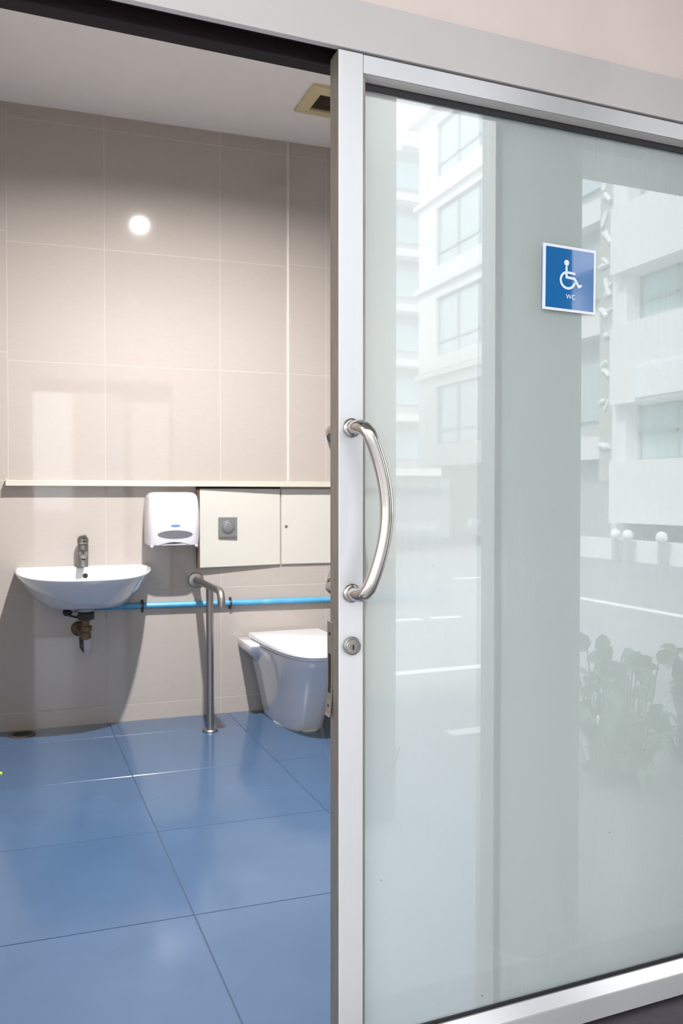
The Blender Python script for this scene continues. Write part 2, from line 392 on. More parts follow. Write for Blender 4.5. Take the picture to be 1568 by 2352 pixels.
def pull_handle(side):
    """side=-1: street side, +1: room side"""
    y0 = 1.5 if side < 0 else 1.547
    def Y(d): return y0 + side * d
    x0, zt, zb = (.6265 if side < 0 else .6205), 1.314, .988; r = .0138
    pts = [(x0, Y(0), zt), (x0, Y(.030), zt), (x0 + .0015, Y(.046), zt - .001), (x0 + .006, Y(.057), zt - .006), (x0 + .012, Y(.0625), zt - .016)]
    n = 26
    for k in range(n + 1):
        s = k / n
        z = (zt - .026) + s * ((zb + .026) - (zt - .026)); h = math.sin(math.pi * s)
        pts.append((x0 + .0155 + .030 * h ** .9, Y(.064 + .004 * h), z))
    pts += [(x0 + .012, Y(.0625), zb + .016), (x0 + .006, Y(.057), zb + .006), (x0 + .0015, Y(.046), zb + .001), (x0, Y(.030), zb), (x0, Y(0), zb)]
    bm = BM(); tube(bm, pts, r, 20)
    h = part(door, 'handle', bm, M['chrome'], smooth=60, label='curved chrome pull handle')
    for z in (zt, zb):
        bm = BM(); lathe(bm, [(.0135, 0), (.0185, .0), (.0190, .002), (.0190, .006), (.0165, .009), (.0138, .0095)], (x0, y0, z), (0, side, 0), 28)
        part(door, 'handle_collar', bm, M['chrome'], smooth=40, parent=h)
pull_handle(-1); pull_handle(1)
# lock cylinder
bm = BM(); lathe(bm, [(.0178, 0), (.0182, .002), (.0178, .010), (.0158, .0115), (.0146, .0115), (.0146, .0105), (.0135, .0105)], (.6262, 1.5, .884), (0, -1, 0), 36)
lk = part(door, 'lock', bm, M['steel'], smooth=35, label='round steel lock cylinder')
bm = BM(); lathe(bm, [(.0134, 0), (.0134, .0107), (.0128, .0112)], (.6262, 1.5, .884), (0, -1, 0), 36)
part(door, 'lock_face', bm, M['chrome'], smooth=35, parent=lk)
bm = BM(); lathe(bm, [(.0082, .010), (.0082, .0116), (.0070, .0116), (.0070, .0114), (.001, .0114)], (.6266, 1.5, .8815), (0, -1, 0), 28)
part(door, 'lock_core', bm, M['steel'], smooth=35, parent=lk)
bm = extr(BM(), [(.6257, .8765), (.6276, .8765), (.6284, .8825), (.6278, .8862), (.6270, .8872), (.6258, .8862), (.6252, .8825)], 1.4878, 1.4888)
part(door, 'keyhole', bm, M['dark'], parent=lk)
# latch plate on the closing edge, lower end bent away
def strip(pts, y0, y1, th):
    bm = BM(); rings = []
    for x, z in pts: rings.append([Vector((x, y0, z)), Vector((x, y1, z)), Vector((x - th, y1, z)), Vector((x - th, y0, z))])
    return loft(bm, rings)
lp = part(door, 'latch_plate', strip([(.5988, .927), (.5988, .80), (.5975, .77), (.594, .742), (.5925, .736)], 1.530, 1.556, .0012), M['aluside'], label='thin latch plate bent off at its lower end')
part(door, 'latch_slot', strip([(.5974, .862), (.5974, .80), (.5967, .783)], 1.537, 1.549, .0006), M['dark'], parent=lp)
for z in (.902,): 
    bm = BM(); lathe(bm, [(.0035, 0), (.0035, .0008)], (.5976, 1.543, z), (-1, 0, 0), 14); part(door, 'screw_hole', bm, M['dark'], parent=lp)
bm = BM(); lathe(bm, [(.0033, 0), (.0033, .0008)], (.5947, 1.543, .757), (-1, 0, -.12), 14); part(door, 'screw_hole', bm, M['dark'], parent=lp)

# ------------------------------------------------------------------ sign on the pane
SX0, SX1, SZ0, SZ1 = 1.0935, 1.2385, 1.592, 1.7365
SC = Matrix.Translation(((SX0 + SX1) / 2, 1.5255, (SZ0 + SZ1) / 2)) @ Matrix.Rotation(R(1.6), 4, 'Z') @ Matrix.Rotation(R(.6), 4, 'Y')
sign = thing('wheelchair_sign', 'blue square wheelchair toilet sign with white border on the frosted glass', 'sign', (0, 0, 0), SC)
hs = (SX1 - SX0) / 2
part(sign, 'backing', box(BM(), -hs, hs, -.0015, .0015, -hs, hs), M['signw'])
part(sign, 'blue_field', box(BM(), -hs + .0065, hs - .0055, -.0018, -.0014, -hs + .0055, hs - .006), M['signb'], label='glossy blue printed field')
def poly_stroke(pts, w):
    """flat rounded polyline in x,z"""
    bm = BM(); y0, y1 = -.0021, -.0017
    P = [Vector((x, 0, z)) for x, z in pts]
    L, Rr = [], []
    for i, p in enumerate(P):
        d0 = (p - P[i - 1]).normalized() if i else None; d1 = (P[i + 1] - p).normalized() if i < len(P) - 1 else None
        d = ((d0 or d1) + (d1 or d0)).normalized(); nrm = Vector((-d.z, 0, d.x))
        k = 1 / max(.5, nrm.dot(Vector((-(d1 or d0).z, 0, (d1 or d0).x))))
        L.append(p + nrm * w / 2 * k); Rr.append(p - nrm * w / 2 * k)
    def cap(c, frm, sgn):
        v = frm - c; o = []
        for t in range(1, 6):
            a = math.pi * t / 6 * sgn; o.append(c + Vector((v.x * math.cos(a) - v.z * math.sin(a), 0, v.x * math.sin(a) + v.z * math.cos(a))))
        return o
    out = L + cap(P[-1], L[-1], -1) + Rr[::-1] + cap(P[0], Rr[0], -1)
    return extr(bm, [(v.x, v.z) for v in out], y0, y1)
# symbol coordinates measured on the sign, in millimetres from its centre
def S(x, z): return ((x - 5.2) * .001, (.872 * z + 12.3) * .001)
bm = BM(); lathe(bm, [(.0066, 0), (.0066, .0004)], (-.0094, -.0017, .0354), (0, -1, 0), 24); part(sign, 'symbol_head', bm, M['signt'])
part(sign, 'symbol_body', poly_stroke([S(-4.5, 15.5), S(-4.0, -10.0), S(18.0, -11.5), S(30.5, -31.0), S(36.0, -27.5)], .0056), M['signt'])
part(sign, 'symbol_arm', poly_stroke([S(0.5, 2.6), S(18.0, 1.2)], .0052), M['signt'])
arc = [S(-.5 + 19.5 * math.cos(a), -17.5 + 20.5 * math.sin(a)) for a in [R(108 + k * (342 - 108) / 24) for k in range(25)]]
part(sign, 'symbol_wheel', poly_stroke(arc, .0052), M['signt'])
tcu = bpy.data.curves.new('wc', 'FONT'); tcu.body = 'WC'; tcu.size = .0150; tcu.extrude = .0002; tcu.align_x = 'CENTER'
tmp = bpy.data.objects.new('wc', tcu); COL.objects.link(tmp); bpy.context.view_layer.update()
tme = bpy.data.meshes.new_from_object(tmp.evaluated_get(bpy.context.evaluated_depsgraph_get())); bpy.data.objects.remove(tmp)
tme.materials.clear(); tme.materials.append(M['signt'])
tx = link('lettering', tme, sign, (.0030, -.0019, -.0440)); tx.rotation_euler = (R(90), 0, 0); tx['label'] = 'white letters WC'

# ------------------------------------------------------------------ wash basin (wall frame: x along wall, -y into room)
def dshape(cx, a, b, z, zf, yb=-.008, n=2.3, N=40, NB=14, cut=0.0):
    """D outline: straight back at yb, bulging b towards the room; z at back, zf at front"""
    pts = []
    for k in range(N + 1):
        t = math.pi * k / N
        c, s = math.cos(t), math.sin(t)
        x = cx + a * math.copysign(abs(c) ** (2 / n), c); y = yb - b * abs(s) ** (2 / n)
        pts.append([x, y, z + (zf - z) * (abs(s) ** (2 / n))])
    x0, y0 = pts[-1][0], pts[-1][1]
    for k in range(1, NB):
        pts.append([x0 + (pts[0][0] - x0) * k / NB, yb, z])
    return [Vector(p) for p in pts]
BU = .356
basin = thing('wash_basin', 'white ceramic wall-mounted wash basin under the ledge', 'basin', (BU, -.008, .64), WALL)
rings = [dshape(BU, .150, .30, .636, .640, n=2.3), dshape(BU, .195, .345, .637, .642, n=2.5), dshape(BU, .213, .375, .648, .651, n=2.6), dshape(BU, .240, .412, .682, .680, n=2.6),
         dshape(BU, .281, .466, .735, .726, n=2.6), dshape(BU, .312, .512, .784, .771, n=2.6), dshape(BU, .3255, .531, .808, .792, n=2.6),
         dshape(BU, .3270, .533, .815, .798, n=2.6), dshape(BU, .3240, .530, .8195, .802, n=2.6), dshape(BU, .3190, .524, .821, .8035, n=2.6)]
# inner bowl
def inner(cx, a, b, z, yb, n=2.2): 
    return dshape(cx, a, b, z, z, yb=yb, n=n)
rings += [dshape(BU, .304, .43, .8185, .801, yb=-.092, n=2.3), dshape(BU, .298, .418, .811, .794, yb=-.097, n=2.3), dshape(BU, .27, .385, .775, .768, yb=-.105, n=2.2),
          dshape(BU, .21, .31, .725, .725, yb=-.125, n=2.1), dshape(BU, .12, .19, .700, .700, yb=-.17, n=2.0), dshape(BU, .03, .05, .693, .693, yb=-.235, n=2.0)]
bm = BM(); loft(bm, rings)
part(basin, 'bowl', bm, M['ceramic'], smooth=75)
bm = BM(); lathe(bm, [(.0135, -.002), (.0135, .0015), (.0105, .002), (.0105, .0005)], (BU + .004, -.1065, .779), (0, -1, .12), 20)
part(basin, 'overflow_ring', bm, M['steel'], smooth=40)
bm = BM(); lathe(bm, [(.0125, .0), (.0125, .0022)], (BU + .004, -.1068, .779), (0, -1, .12), 20)
part(basin, 'overflow_hole', bm, M['dark'])
bm = BM(); lathe(bm, [(.026, .001), (.028, .004), (.024, .006)], (BU, -.26, .692), (0, 0, 1), 24)
part(basin, 'drain_ring', bm, M['steel'], smooth=40)

# faucet
FY = -.058
tap = thing('faucet', 'grey chrome single-lever faucet on the back of the wash basin', 'faucet', (BU - .006, FY, .820), WALL)
fx = BU - .006
bm = BM(); lathe(bm, [(.027, .0), (.0275, .004), (.0265, .010), (.0265, .060), (.0275, .090), (.0270, .112), (.020, .117)], (fx, FY, .820), (0, 0, 1), 28)
body = part(tap, 'body', bm, M['tapm'], smooth=40)
bm = BM(); lo = []
for s, w, h, zc in [(0, .021, .017, .893), (.04, .020, .015, .892), (.085, .018, .0125, .886), (.115, .0165, .011, .881), (.122, .013, .008, .880)]:
    lo.append([Vector((fx + w * math.cos(2 * math.pi * k / 16) * (1 if True else 1), FY - .010 - s, zc + h * math.sin(2 * math.pi * k / 16))) for k in range(16)])
loft(bm, lo); part(tap, 'spout', bm, M['tapm'], smooth=50)
bm = BM(); lathe(bm, [(.0095, 0), (.0095, .010), (.007, .010)], (fx, FY - .112, .8735), (0, 0, -1), 16)
part(tap, 'aerator', bm, M['darkmetal'], smooth=40)
bm = BM(); lathe(bm, [(.0265, .0), (.0280, .006), (.0275, .022), (.0235, .034), (.013, .0405), (.004, .042)], (fx, FY, .9375), (0, -.06, 1), 28)
part(tap, 'cap', bm, M['tapm'], smooth=60)
bm = BM(); lo = []
for s, w, h, z in [(0, .012, .006, .968), (.03, .013, .005, .974), (.07, .012, .004, .979), (.098, .010, .0035, .984), (.104, .006, .002, .985)]:
    lo.append([Vector((fx + .006 * s / .1 + w * math.cos(2 * math.pi * k / 12), FY - s, z + h * math.sin(2 * math.pi * k / 12))) for k in range(12)])
loft(bm, lo); part(tap, 'lever', bm, M['tapm'], smooth=50)
bm = BM(); lathe(bm, [(.005, 0), (.005, .0015)], (fx + .005, FY - .0272, .951), (0, -1, .1), 14); part(tap, 'temperature_mark', bm, M['dark'])

# waste trap under the basin
trap = thing('drain_trap', 'rusty metal drain trap hanging under the wash basin', 'pipe', (BU - .02, -.02, .40), WALL)
tx0, ty0 = BU + .004, -.175
bm = BM(); lathe(bm, [(.030, .0), (.036, .004), (.036, .020), (.030, .024)], (tx0, ty0, .606), (0, 0, 1), 24); part(trap, 'basin_nut', bm, M['trapwhite'], smooth=40)
bm = BM(); lathe(bm, [(.034, 0), (.041, .004), (.041, .034), (.036, .038)], (tx0, ty0, .568), (0, 0, 1), 10); part(trap, 'collar', bm, M['darkmetal'])
bm = BM(); tube(bm, [(tx0, ty0, .60), (tx0, ty0, .49)], .017, 16); part(trap, 'tailpiece', bm, M['rust'], smooth=40)
bm = BM(); lathe(bm, [(.021, 0), (.027, .004), (.027, .026), (.022, .030)], (tx0 + .002, ty0, .508), (0, 0, 1), 8); part(trap, 'slip_nut', bm, M['rust'])
bm = BM(); lathe(bm, [(.02, 0), (.026, .003), (.026, .030), (.022, .034)], (tx0 - .002, ty0, .470), (0, 0, 1), 8); part(trap, 'slip_nut', bm, M['rust'])
bm = BM(); lathe(bm, [(.004, -.002), (.014, .0), (.0175, .006), (.0185, .03), (.0205, .07), (.0205, .078)], (tx0 + .006, ty0, .398), (0, 0, 1), 20); part(trap, 'bottle_cup', bm, M['trapwhite'], smooth=40, label='pale grey trap cup')
bm = BM(); tube(bm, [(tx0 - .022, ty0 + .03, .475), (tx0 - .018, ty0 + .012, .43), (tx0 - .006, ty0 + .004, .408)], [.012, .0125, .010], 14); part(trap, 'return_bend', bm, M['darkmetal'], smooth=40)
bm = BM(); tube(bm, [(tx0 - .01, ty0, .494), (tx0 - .024, ty0 + .07, .497), (tx0 - .032, -.008, .50)], .016, 16); part(trap, 'outlet_pipe', bm, M['rust'], smooth=40)
bm = BM(); lathe(bm, [(.012, .028), (.022, .022), (.036, .008), (.038, .002), (.038, 0)], (tx0 - .032, -.008, .50), (0, -1, 0), 28); part(trap, 'wall_flange', bm, M['rust'], smooth=40, label='round dark rusted wall flange')
# stop valve
val = thing('stop_valve', 'small dark stop valve beside the drain trap under the basin', 'valve', (BU - .09, -.01, .58), WALL)
bm = BM(); tube(bm, [(BU - .085, -.008, .592), (BU - .085, -.075, .592)], .010, 14); part(val, 'spindle', bm, M['darkmetal'], smooth=40)
bm = BM(); lathe(bm, [(.016, 0), (.019, .004), (.019, .016), (.014, .02)], (BU - .085, -.05, .592), (0, -1, 0), 18); part(val, 'valve_body', bm, M['darkmetal'], smooth=40)
bm = BM(); tube(bm, [(BU - .105, -.078, .596), (BU - .06, -.080, .590)], [.009, .007], 12); part(val, 'handle', bm, M['darkmetal'], smooth=40)
bm = BM(); tube(bm, [(BU - .085, -.06, .60), (BU - .07, -.085, .578), (BU - .04, -.11, .572), (BU - .016, -.13, .60), (BU - .014, -.12, .64)], .006, 10); part(val, 'hose', bm, M['darkmetal'], smooth=60)

# ------------------------------------------------------------------ blue water pipe with clips
pipe = thing('water_pipe', 'blue plastic water pipe running along the wall behind the grab bar', 'pipe', (1.2, -.02, .60), WALL)
bm = BM(); tube(bm, [(.40, -.024, .607), (2.44, -.024, .590)], .0155, 18); part(pipe, 'tube', bm, M['pvc'], smooth=40)
for u in (.646, 1.112, 1.9):
    z = .607 - (u - .4) * .00833
    bm = BM()
    lathe(bm, [(.0165, -.006), (.0182, -.006), (.0182, .006), (.0165, .006)], (u, -.024, z), (1, 0, 0), 20)
    box(bm, u - .006, u + .006, -.016, -.0085, z - .036, z - .016); box(bm, u - .006, u + .006, -.016, -.0085, z + .016, z + .030)
    lathe(bm, [(.006, 0), (.006, .01), (.002, .012)], (u, -.016, z + .025), (0, -1, 0), 10); lathe(bm, [(.006, 0), (.006, .01), (.002, .012)], (u, -.016, z - .029), (0, -1, 0), 10)
    part(pipe, 'clip', bm, M['clip'], smooth=40, label='black pipe clip')

# ------------------------------------------------------------------ paper towel dispenser
dis = thing('paper_towel_dispenser', 'white plastic paper towel dispenser on the wall beside the access panels', 'dispenser', (.787, -.008, .925), WALL)
cx = .792
def dis_ring(z, w, d, n=5.0, N=40):
    pts = []
    for k in range(N + 1):
        t = math.pi * k / N; c, s = math.cos(t), math.sin(t)
        pts.append(Vector((cx + w * math.copysign(abs(c) ** (2 / n), c), -.05 - (d - .05) * abs(s) ** (2 / n) * (1 - .03 * c * c), z)))
    pts += [Vector((cx - w, -.045, z)), Vector((cx + w, -.045, z))]
    return pts
prof = [(.928, .127, .192), (.930, .130, .197), (.96, .1335, .203), (1.03, .1365, .206), (1.10, .1355, .203), (1.150, .131, .196), (1.176, .127, .184), (1.190, .120, .165), (1.197, .108, .135), (1.200, .085, .095)]
bm = BM(); loft(bm, [dis_ring(*p) for p in prof]); cover = part(dis, 'cover', bm, M['plastic'], smooth=50)
bm = BM(); loft(bm, [[Vector((cx + sx * w, y, z)) for sx, y in ((-1, -.008), (-1, -.085), (1, -.085), (1, -.008))] for z, w in ((.932, .134), (1.03, .1375), (1.13, .1345), (1.182, .128))])
part(dis, 'back_box', bm, M['plasticside'], bevel=.004, label='aged off-white rear housing')
def oval(cz, a, b, y, th, N=32, ox=0, dome=.0, lo=0, hi=360):
    bm = BM(); pl = [(cx + ox + a * math.cos(2 * math.pi * k / N), cz + b * math.sin(2 * math.pi * k / N)) for k in range(N)]
    return extr(bm, pl, y, y + th)
def hug(bm, off):
    """wrap a flat shape on to the bulging cover front"""
    for v in bm.verts:
        z = v.co.z; k = 0
        while k < len(prof) - 2 and z > prof[k + 1][0]: k += 1
        (z0, w0, d0), (z1, w1, d1) = prof[k], prof[k + 1]; t = (z - z0) / (z1 - z0)
        w = w0 + (w1 - w0) * t; d = d0 + (d1 - d0) * t
        c = min(.999, abs((v.co.x - cx) / w)) ** (5 / 2); s = math.sqrt(max(0, 1 - c * c))
        base = -.05 - (d - .05) * s ** .4 * (1 - .03 * c * c)
        v.co.y = base + v.co.y + off
    return bm
bm = BM(); N = 40; ringsv = []
for q in (1.0, .8, .55, .3, .06):
    ringsv.append([Vector((cx + .003 + .088 * q * math.cos(2 * math.pi * k / N), -.0012 , .984 + .0215 * q * math.sin(2 * math.pi * k / N))) for k in range(N)])
loft(bm, ringsv, False, True); hug(bm, 0); part(dis, 'window', bm, M['smoke'], smooth=60, parent=None, label='grey oval viewing window')
bm = BM(); ringsv = [[Vector((cx + .004 + .0245 * q * math.cos(2 * math.pi * k / 24), -.0013, 1.029 + .0058 * q * math.sin(2 * math.pi * k / 24))) for k in range(24)] for q in (1, .6, .1)]
loft(bm, ringsv, False, True); hug(bm, 0); part(dis, 'badge', bm, M['labelblue'], smooth=60, label='small blue oval badge')
bm = BM(); pl = [(cx - .085, .9285)] + [(cx - .085 + .17 * k / 16, .9285 + .017 * math.sin(math.pi * k / 16)) for k in range(1, 16)] + [(cx + .085, .9285)]
extr(bm, pl, -.0011, 0); hug(bm, 0); part(dis, 'paper_slot', bm, M['smoke'], smooth=30, label='grey arched paper slot')
for sx in (-1, 1):
    bm = BM(); lathe(bm, [(.008, 0), (.009, -.006), (.006, -.012)], (cx + sx * .112, -.185, .930), (0, 0, 1), 14); part(dis, 'knob', bm, M['plastic'], smooth=40)

# ------------------------------------------------------------------ access panels, flush button
ap = thing('access_panel', 'cream access panel holding the flush button, left edge standing proud', 'panel', (1.165, -.008, .80), WALL, group='cream access panels')
th = .012
def panel_y(u): return -.009 - .020 * (1.390 - u) / .45
bm = BM(); loft(bm, [[Vector((u, panel_y(u), z0)), Vector((u, panel_y(u) - th, z0)), Vector((u, panel_y(u) - th, z1)), Vector((u, panel_y(u), z1))] for u, z0, z1 in ((.945, .797, 1.2185), (1.390, .803, 1.2185))])
part(ap, 'board', bm, M['panel'], bevel=.001)
bm = BM(); loft(bm, [[Vector((u, panel_y(u) + .003, z0)), Vector((u, panel_y(u) - th + .001, z0)), Vector((u, panel_y(u) - th + .001, z1)), Vector((u, panel_y(u) + .003, z1))] for u, z0, z1 in ((.929, .797, 1.2185), (.9445, .797, 1.2185))])
part(ap, 'raw_edge_shade', bm, M['panededge'], label='brown raw board edge, widened and darkened to paint in the shadow beside it')  # wider and darker than the board edge, shadow included in its colour
part(ap, 'gap', box(BM(), .927, 1.392, -.016, -.0085, 1.2187, 1.2297), M['dark'], label='black strip painting the shade in the gap above the panel')  # solid black strip standing for the shade under the ledge
fb = thing('flush_button', 'grey square flush plate with a round button on the access panel', 'button', (1.095, -.03, .952), WALL)
py = panel_y(1.095) - th
FRM = [( 1.044, .953), (1.146, .953), (1.146, 1.066), (1.044, 1.066)]
bm = extr(BM(), FRM, py + .001, py - .010); part(fb, 'plate', bm, M['greyp'], bevel=.002)
bm = BM(); lathe(bm, [(.036, 0), (.036, .003), (.031, .0045), (.030, .001)], (1.096, py - .010, 1.013), (0, -1, 0), 32); part(fb, 'button_ring', bm, M['greyp'], smooth=40)
bm = BM(); lathe(bm, [(.0285, 0), (.0285, .006), (.024, .008), (.005, .0085)], (1.096, py - .010, 1.013), (0, -1, 0), 32); part(fb, 'button', bm, M['greyp'], smooth=40)
bm = box(BM(), 1.046, 1.144, py - .0112, py - .0098, .955, .963); part(fb, 'lower_lip', bm, M['steel'])
ap2 = thing('access_panel', 'cream access panel with a small finger hole, next to the door edge', 'panel', (1.6, -.008, .80), WALL, group='cream access panels')
part(ap2, 'board', box(BM(), 1.397, 2.10, -.020, -.0085, .803, 1.2185), M['panel'], bevel=.001)
bm = BM(); lathe(bm, [(.0055, 0), (.0085, .001), (.0085, .002), (.0055, .0022)], (1.425, -.0195, 1.011), (0, -1, 0), 16); h = part(ap2, 'finger_hole', bm, M['steel'], smooth=40)
bm = BM(); lathe(bm, [(.005, 0), (.005, .0018)], (1.425, -.0195, 1.011), (0, -1, 0), 14); part(ap2, 'hole', bm, M['dark'], parent=h)

# ------------------------------------------------------------------ grab bar
gb = thing('grab_bar', 'steel grab bar with a floor post between the basin and toilet', 'grab bar', (.93, 4.064, 0))
gy = 4.435 + .93 * math.tan(R(-3.2)) - .009
pts = [(.926, gy - .004, .728), (.93, 3.87, .728)]
for k in range(1, 7):
    a = R(90 * k / 6); pts.append((.93, 3.87 - .052 * math.sin(a), .676 + .052 * math.cos(a)))
pts += [(.93, 3.818, .655)]
bm = BM(); tube(bm, pts, .0185, 20); part(gb, 'rail', bm, M['steel'], smooth=60)
bm = BM(); tube(bm, [(.93, 4.064, .004), (.93, 4.064, .718)], .0185, 20); part(gb, 'post', bm, M['steel'], smooth=60)
bm = BM(); lathe(bm, [(.038, 0), (.040, .004), (.036, .010), (.022, .013), (.019, .013)], (.93, 4.064, .0), (0, 0, 1), 28); part(gb, 'foot_flange', bm, M['steel'], smooth=40)
bm = BM(); lathe(bm, [(.041, 0), (.042, .004), (.038, .010), (.022, .013), (.019, .013)], (.926, gy, .728), (-.05, -1, 0), 28); part(gb, 'wall_flange', bm, M['steel'], smooth=40)

# ------------------------------------------------------------------ toilet
TX = 1.392
toi = thing('toilet', 'white ceramic floor-standing toilet with closed lid', 'toilet', (TX, 4.08, 0))
tw = 4.435 + TX * math.tan(R(-3.2)) - .012           # wall face behind it
def tshape(a, yb, yf, z, n=2.6, N=36, cx=TX, zf=None):
    b = yb - yf; pts = []
    for k in range(N + 1):
        t = math.pi * k / N; c, s = math.cos(t), math.sin(t)
        pts.append(Vector((cx + a * math.copysign(abs(c) ** (2 / n), c), yb - b * abs(s) ** (2 / n), z if zf is None else z + (zf - z) * s)))
    x0, x1 = pts[-1].x, pts[0].x
    for k in range(1, 10): pts.append(Vector((x0 + (x1 - x0) * k / 10, yb, z)))
    return pts
tr = [(.116, 4.26, 3.862, .0), (.121, 4.26, 3.855, .012), (.131, 4.27, 3.835, .07), (.150, 4.28, 3.79, .17), (.171, 4.29, 3.73, .27), (.190, 4.29, 3.675, .345), (.196, 4.29, 3.635, .385), (.195, 4.29, 3.632, .398), (.186, 4.288, 3.64, .402)]
bm = BM(); loft(bm, [tshape(a, yb, yf, z, n=2.9) for a, yb, yf, z in tr]); bowl = part(toi, 'bowl', bm, M['ceramic'], smooth=60)
bm = BM(); loft(bm, [[Vector((TX - w, y0, z)), Vector((TX - w, tw, z)), Vector((TX + w, tw, z)), Vector((TX + w, y0, z))] for z, w, y0 in ((.0, .105, 4.24), (.20, .130, 4.24), (.28, .165, 4.20), (.330, .205, 4.15), (.362, .238, 4.11), (.404, .244, 4.09), (.412, .240, 4.095))])
part(toi, 'rear_shelf', bm, M['ceramic'], bevel=.006, smooth=40)
def slab(a, yb, yf, z0, z1, n, r, drop=0):
    return [tshape(a - r, yb - r * .6, yf + r, z0, n, zf=z0 - drop), tshape(a, yb, yf, z0 + r * .7, n, zf=z0 + r * .7 - drop), tshape(a, yb, yf, z1 - r, n, zf=z1 - r - drop), tshape(a - r * .3, yb - r * .3, yf + r * .3, z1 - r * .3, n, zf=z1 - r * .3 - drop), tshape(a - r, yb - r, yf + r, z1, n, zf=z1 - drop)]
bm = BM(); loft(bm, slab(.192, 4.265, 3.600, .404, .416, 3.2, .004)); part(toi, 'seat', bm, M['lidw'], smooth=50)
bm = BM(); loft(bm, slab(.200, 4.283, 3.578, .4185, .4455, 3.3, .007)); part(toi, 'lid', bm, M['lidw'], smooth=50)
for sx in (-.07, .07):
    bm = BM(); tube(bm, [(TX + sx - .025, 4.292, .428), (TX + sx + .025, 4.292, .428)], .011, 12); part(toi, 'hinge', bm, M['lidw'], smooth=40)
bm = BM(); tube(bm, [(TX + .120 * math.cos(a) , 4.05 - .197 * math.sin(a) if False else 4.26 - .405 * abs(math.sin(a)) ** .69, .003) for a in [math.pi * k / 24 for k in range(2, 23)]], .005, 6)
part(toi, 'sealant', bm, M['plasticside'], smooth=60, label='dirty sealant bead at the foot')

# ------------------------------------------------------------------ ceiling vent
VX, VY, VW = 1.4875, 3.829, .1405
vent = thing('ceiling_vent', 'yellowed square exhaust vent with brown grille in the ceiling', 'vent', (VX, VY, CEIL))
zv = CEIL
def ringframe(o, i, z0, z1, zi):
    bm = BM()
    R0 = [[Vector((VX + sx * o, VY + sy * o, z)) for sx, sy in ((-1, -1), (1, -1), (1, 1), (-1, 1))] for z in (z0, z1)]
    R1 = [[Vector((VX + sx * i, VY + sy * i, z)) for sx, sy in ((-1, -1), (1, -1), (1, 1), (-1, 1))] for z in (zi, z0)]
    loft(bm, [R0[0], R0[1], R1[0], R1[1]], False, False); return bm
part(vent, 'frame', ringframe(VW, VW - .058, zv - .0005, zv - .014, zv - .020), M['ventf'], label='yellowed plastic frame')
part(vent, 'dark_box', box(BM(), VX - .082, VX + .082, VY - .082, VY + .082, zv - .004, zv - .001), M['dark'])
for k in range(11):
    y = VY - .0755 + k * .0151
    bm = BM(); loft(bm, [[Vector((x, y - .0062, zv - .013)), Vector((x, y + .0045, zv - .006)), Vector((x, y + .0058, zv - .0075)), Vector((x, y - .0049, zv - .0148))] for x in (VX - .082, VX + .082)])
    part(vent, 'slat', bm, M['ventg'])

# ------------------------------------------------------------------ downlight
LX, LY = .696, 2.745
lamp = thing('downlight', 'round bright downlight set in the restroom ceiling', 'lamp', (LX, LY, CEIL))
bm = BM(); lathe(bm, [(.041, 0), (.065, 0), (.065, -.006), (.043, -.019), (.039, -.019), (.039, -.002)], (LX, LY, CEIL - .0005), (0, 0, 1), 36); part(lamp, 'ring', bm, M['lampring'], smooth=35)
bm = BM(); lathe(bm, [(.037, 0), (.037, -.003)], (LX, LY, CEIL - .003), (0, 0, 1), 32); part(lamp, 'diffuser', bm, M['emit'], label='glowing diffuser')

# ------------------------------------------------------------------ floor bits
fd = thing('floor_drain', 'dark rusty round floor drain at the foot of the wall under the basin', 'drain', (.052, 4.34, 0))
bm = BM(); lathe(bm, [(.062, 0), (.062, .003), (.048, .005), (.046, .002), (.002, .002)], (.052, 4.34, .0005), (0, 0, 1), 28); part(fd, 'ring', bm, M['rust'], smooth=40)
for k in range(-3, 4):
    w = math.sqrt(.045 ** 2 - (k * .0125) ** 2); part(fd, 'bar', box(BM(), .052 - w, .052 + w, 4.34 + k * .0125 - .003, 4.34 + k * .0125 + .003, .0022, .0055), M['darkmetal'])
bm = BM(); loft(bm, [[Vector((x, y - .006, 0)), Vector((x, y + .006, 0)), Vector((x, y + .004, .006)), Vector((x, y - .004, .006))] for x, y in ((-.14, 3.80), (-.08, 3.79), (-.035, 3.762))])
solo('plastic_strip', bm, M['yellow'], 'bit of fluorescent yellow plastic strip on the blue floor at the left', 'strip', base=(-.08, 3.785, 0))

# ------------------------------------------------------------------ outside: paving, canopy, columns
GZ = -.12
solo('ground', box(BM(), -40, 60, -70, 1.30, GZ - .2, GZ), M['ground'], 'grey asphalt yard in front of the restroom', kind='structure')
solo('floor_threshold', box(BM(), -3.2, 4.2, 1.28, 1.56, GZ - .1, -.022), M['stone'], 'dark stone threshold under the sliding door', kind='structure', bevel=.004)
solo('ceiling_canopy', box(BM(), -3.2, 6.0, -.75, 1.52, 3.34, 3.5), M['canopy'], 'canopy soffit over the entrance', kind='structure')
def column(name, x, y, r, label):
    t = thing(name, label, 'column', (x, y, GZ), group='round columns in the yard')
    bm = BM(); lathe(bm, [(r, 0), (r, 3.46)], (x, y, GZ), (0, 0, 1), 48); part(t, 'shaft', bm, M['concrete'], smooth=40)
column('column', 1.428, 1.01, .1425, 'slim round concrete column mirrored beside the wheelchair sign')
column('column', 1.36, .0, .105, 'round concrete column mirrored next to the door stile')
solo('canopy_beam', box(BM(), 2.45, 6.0, 3.06 - 3.75, 3.06 - 3.44, 2.93, 3.339), M['canopy'], 'grey canopy beam running from the slim column', 'beam', base=(4.2, -.5, 2.93))

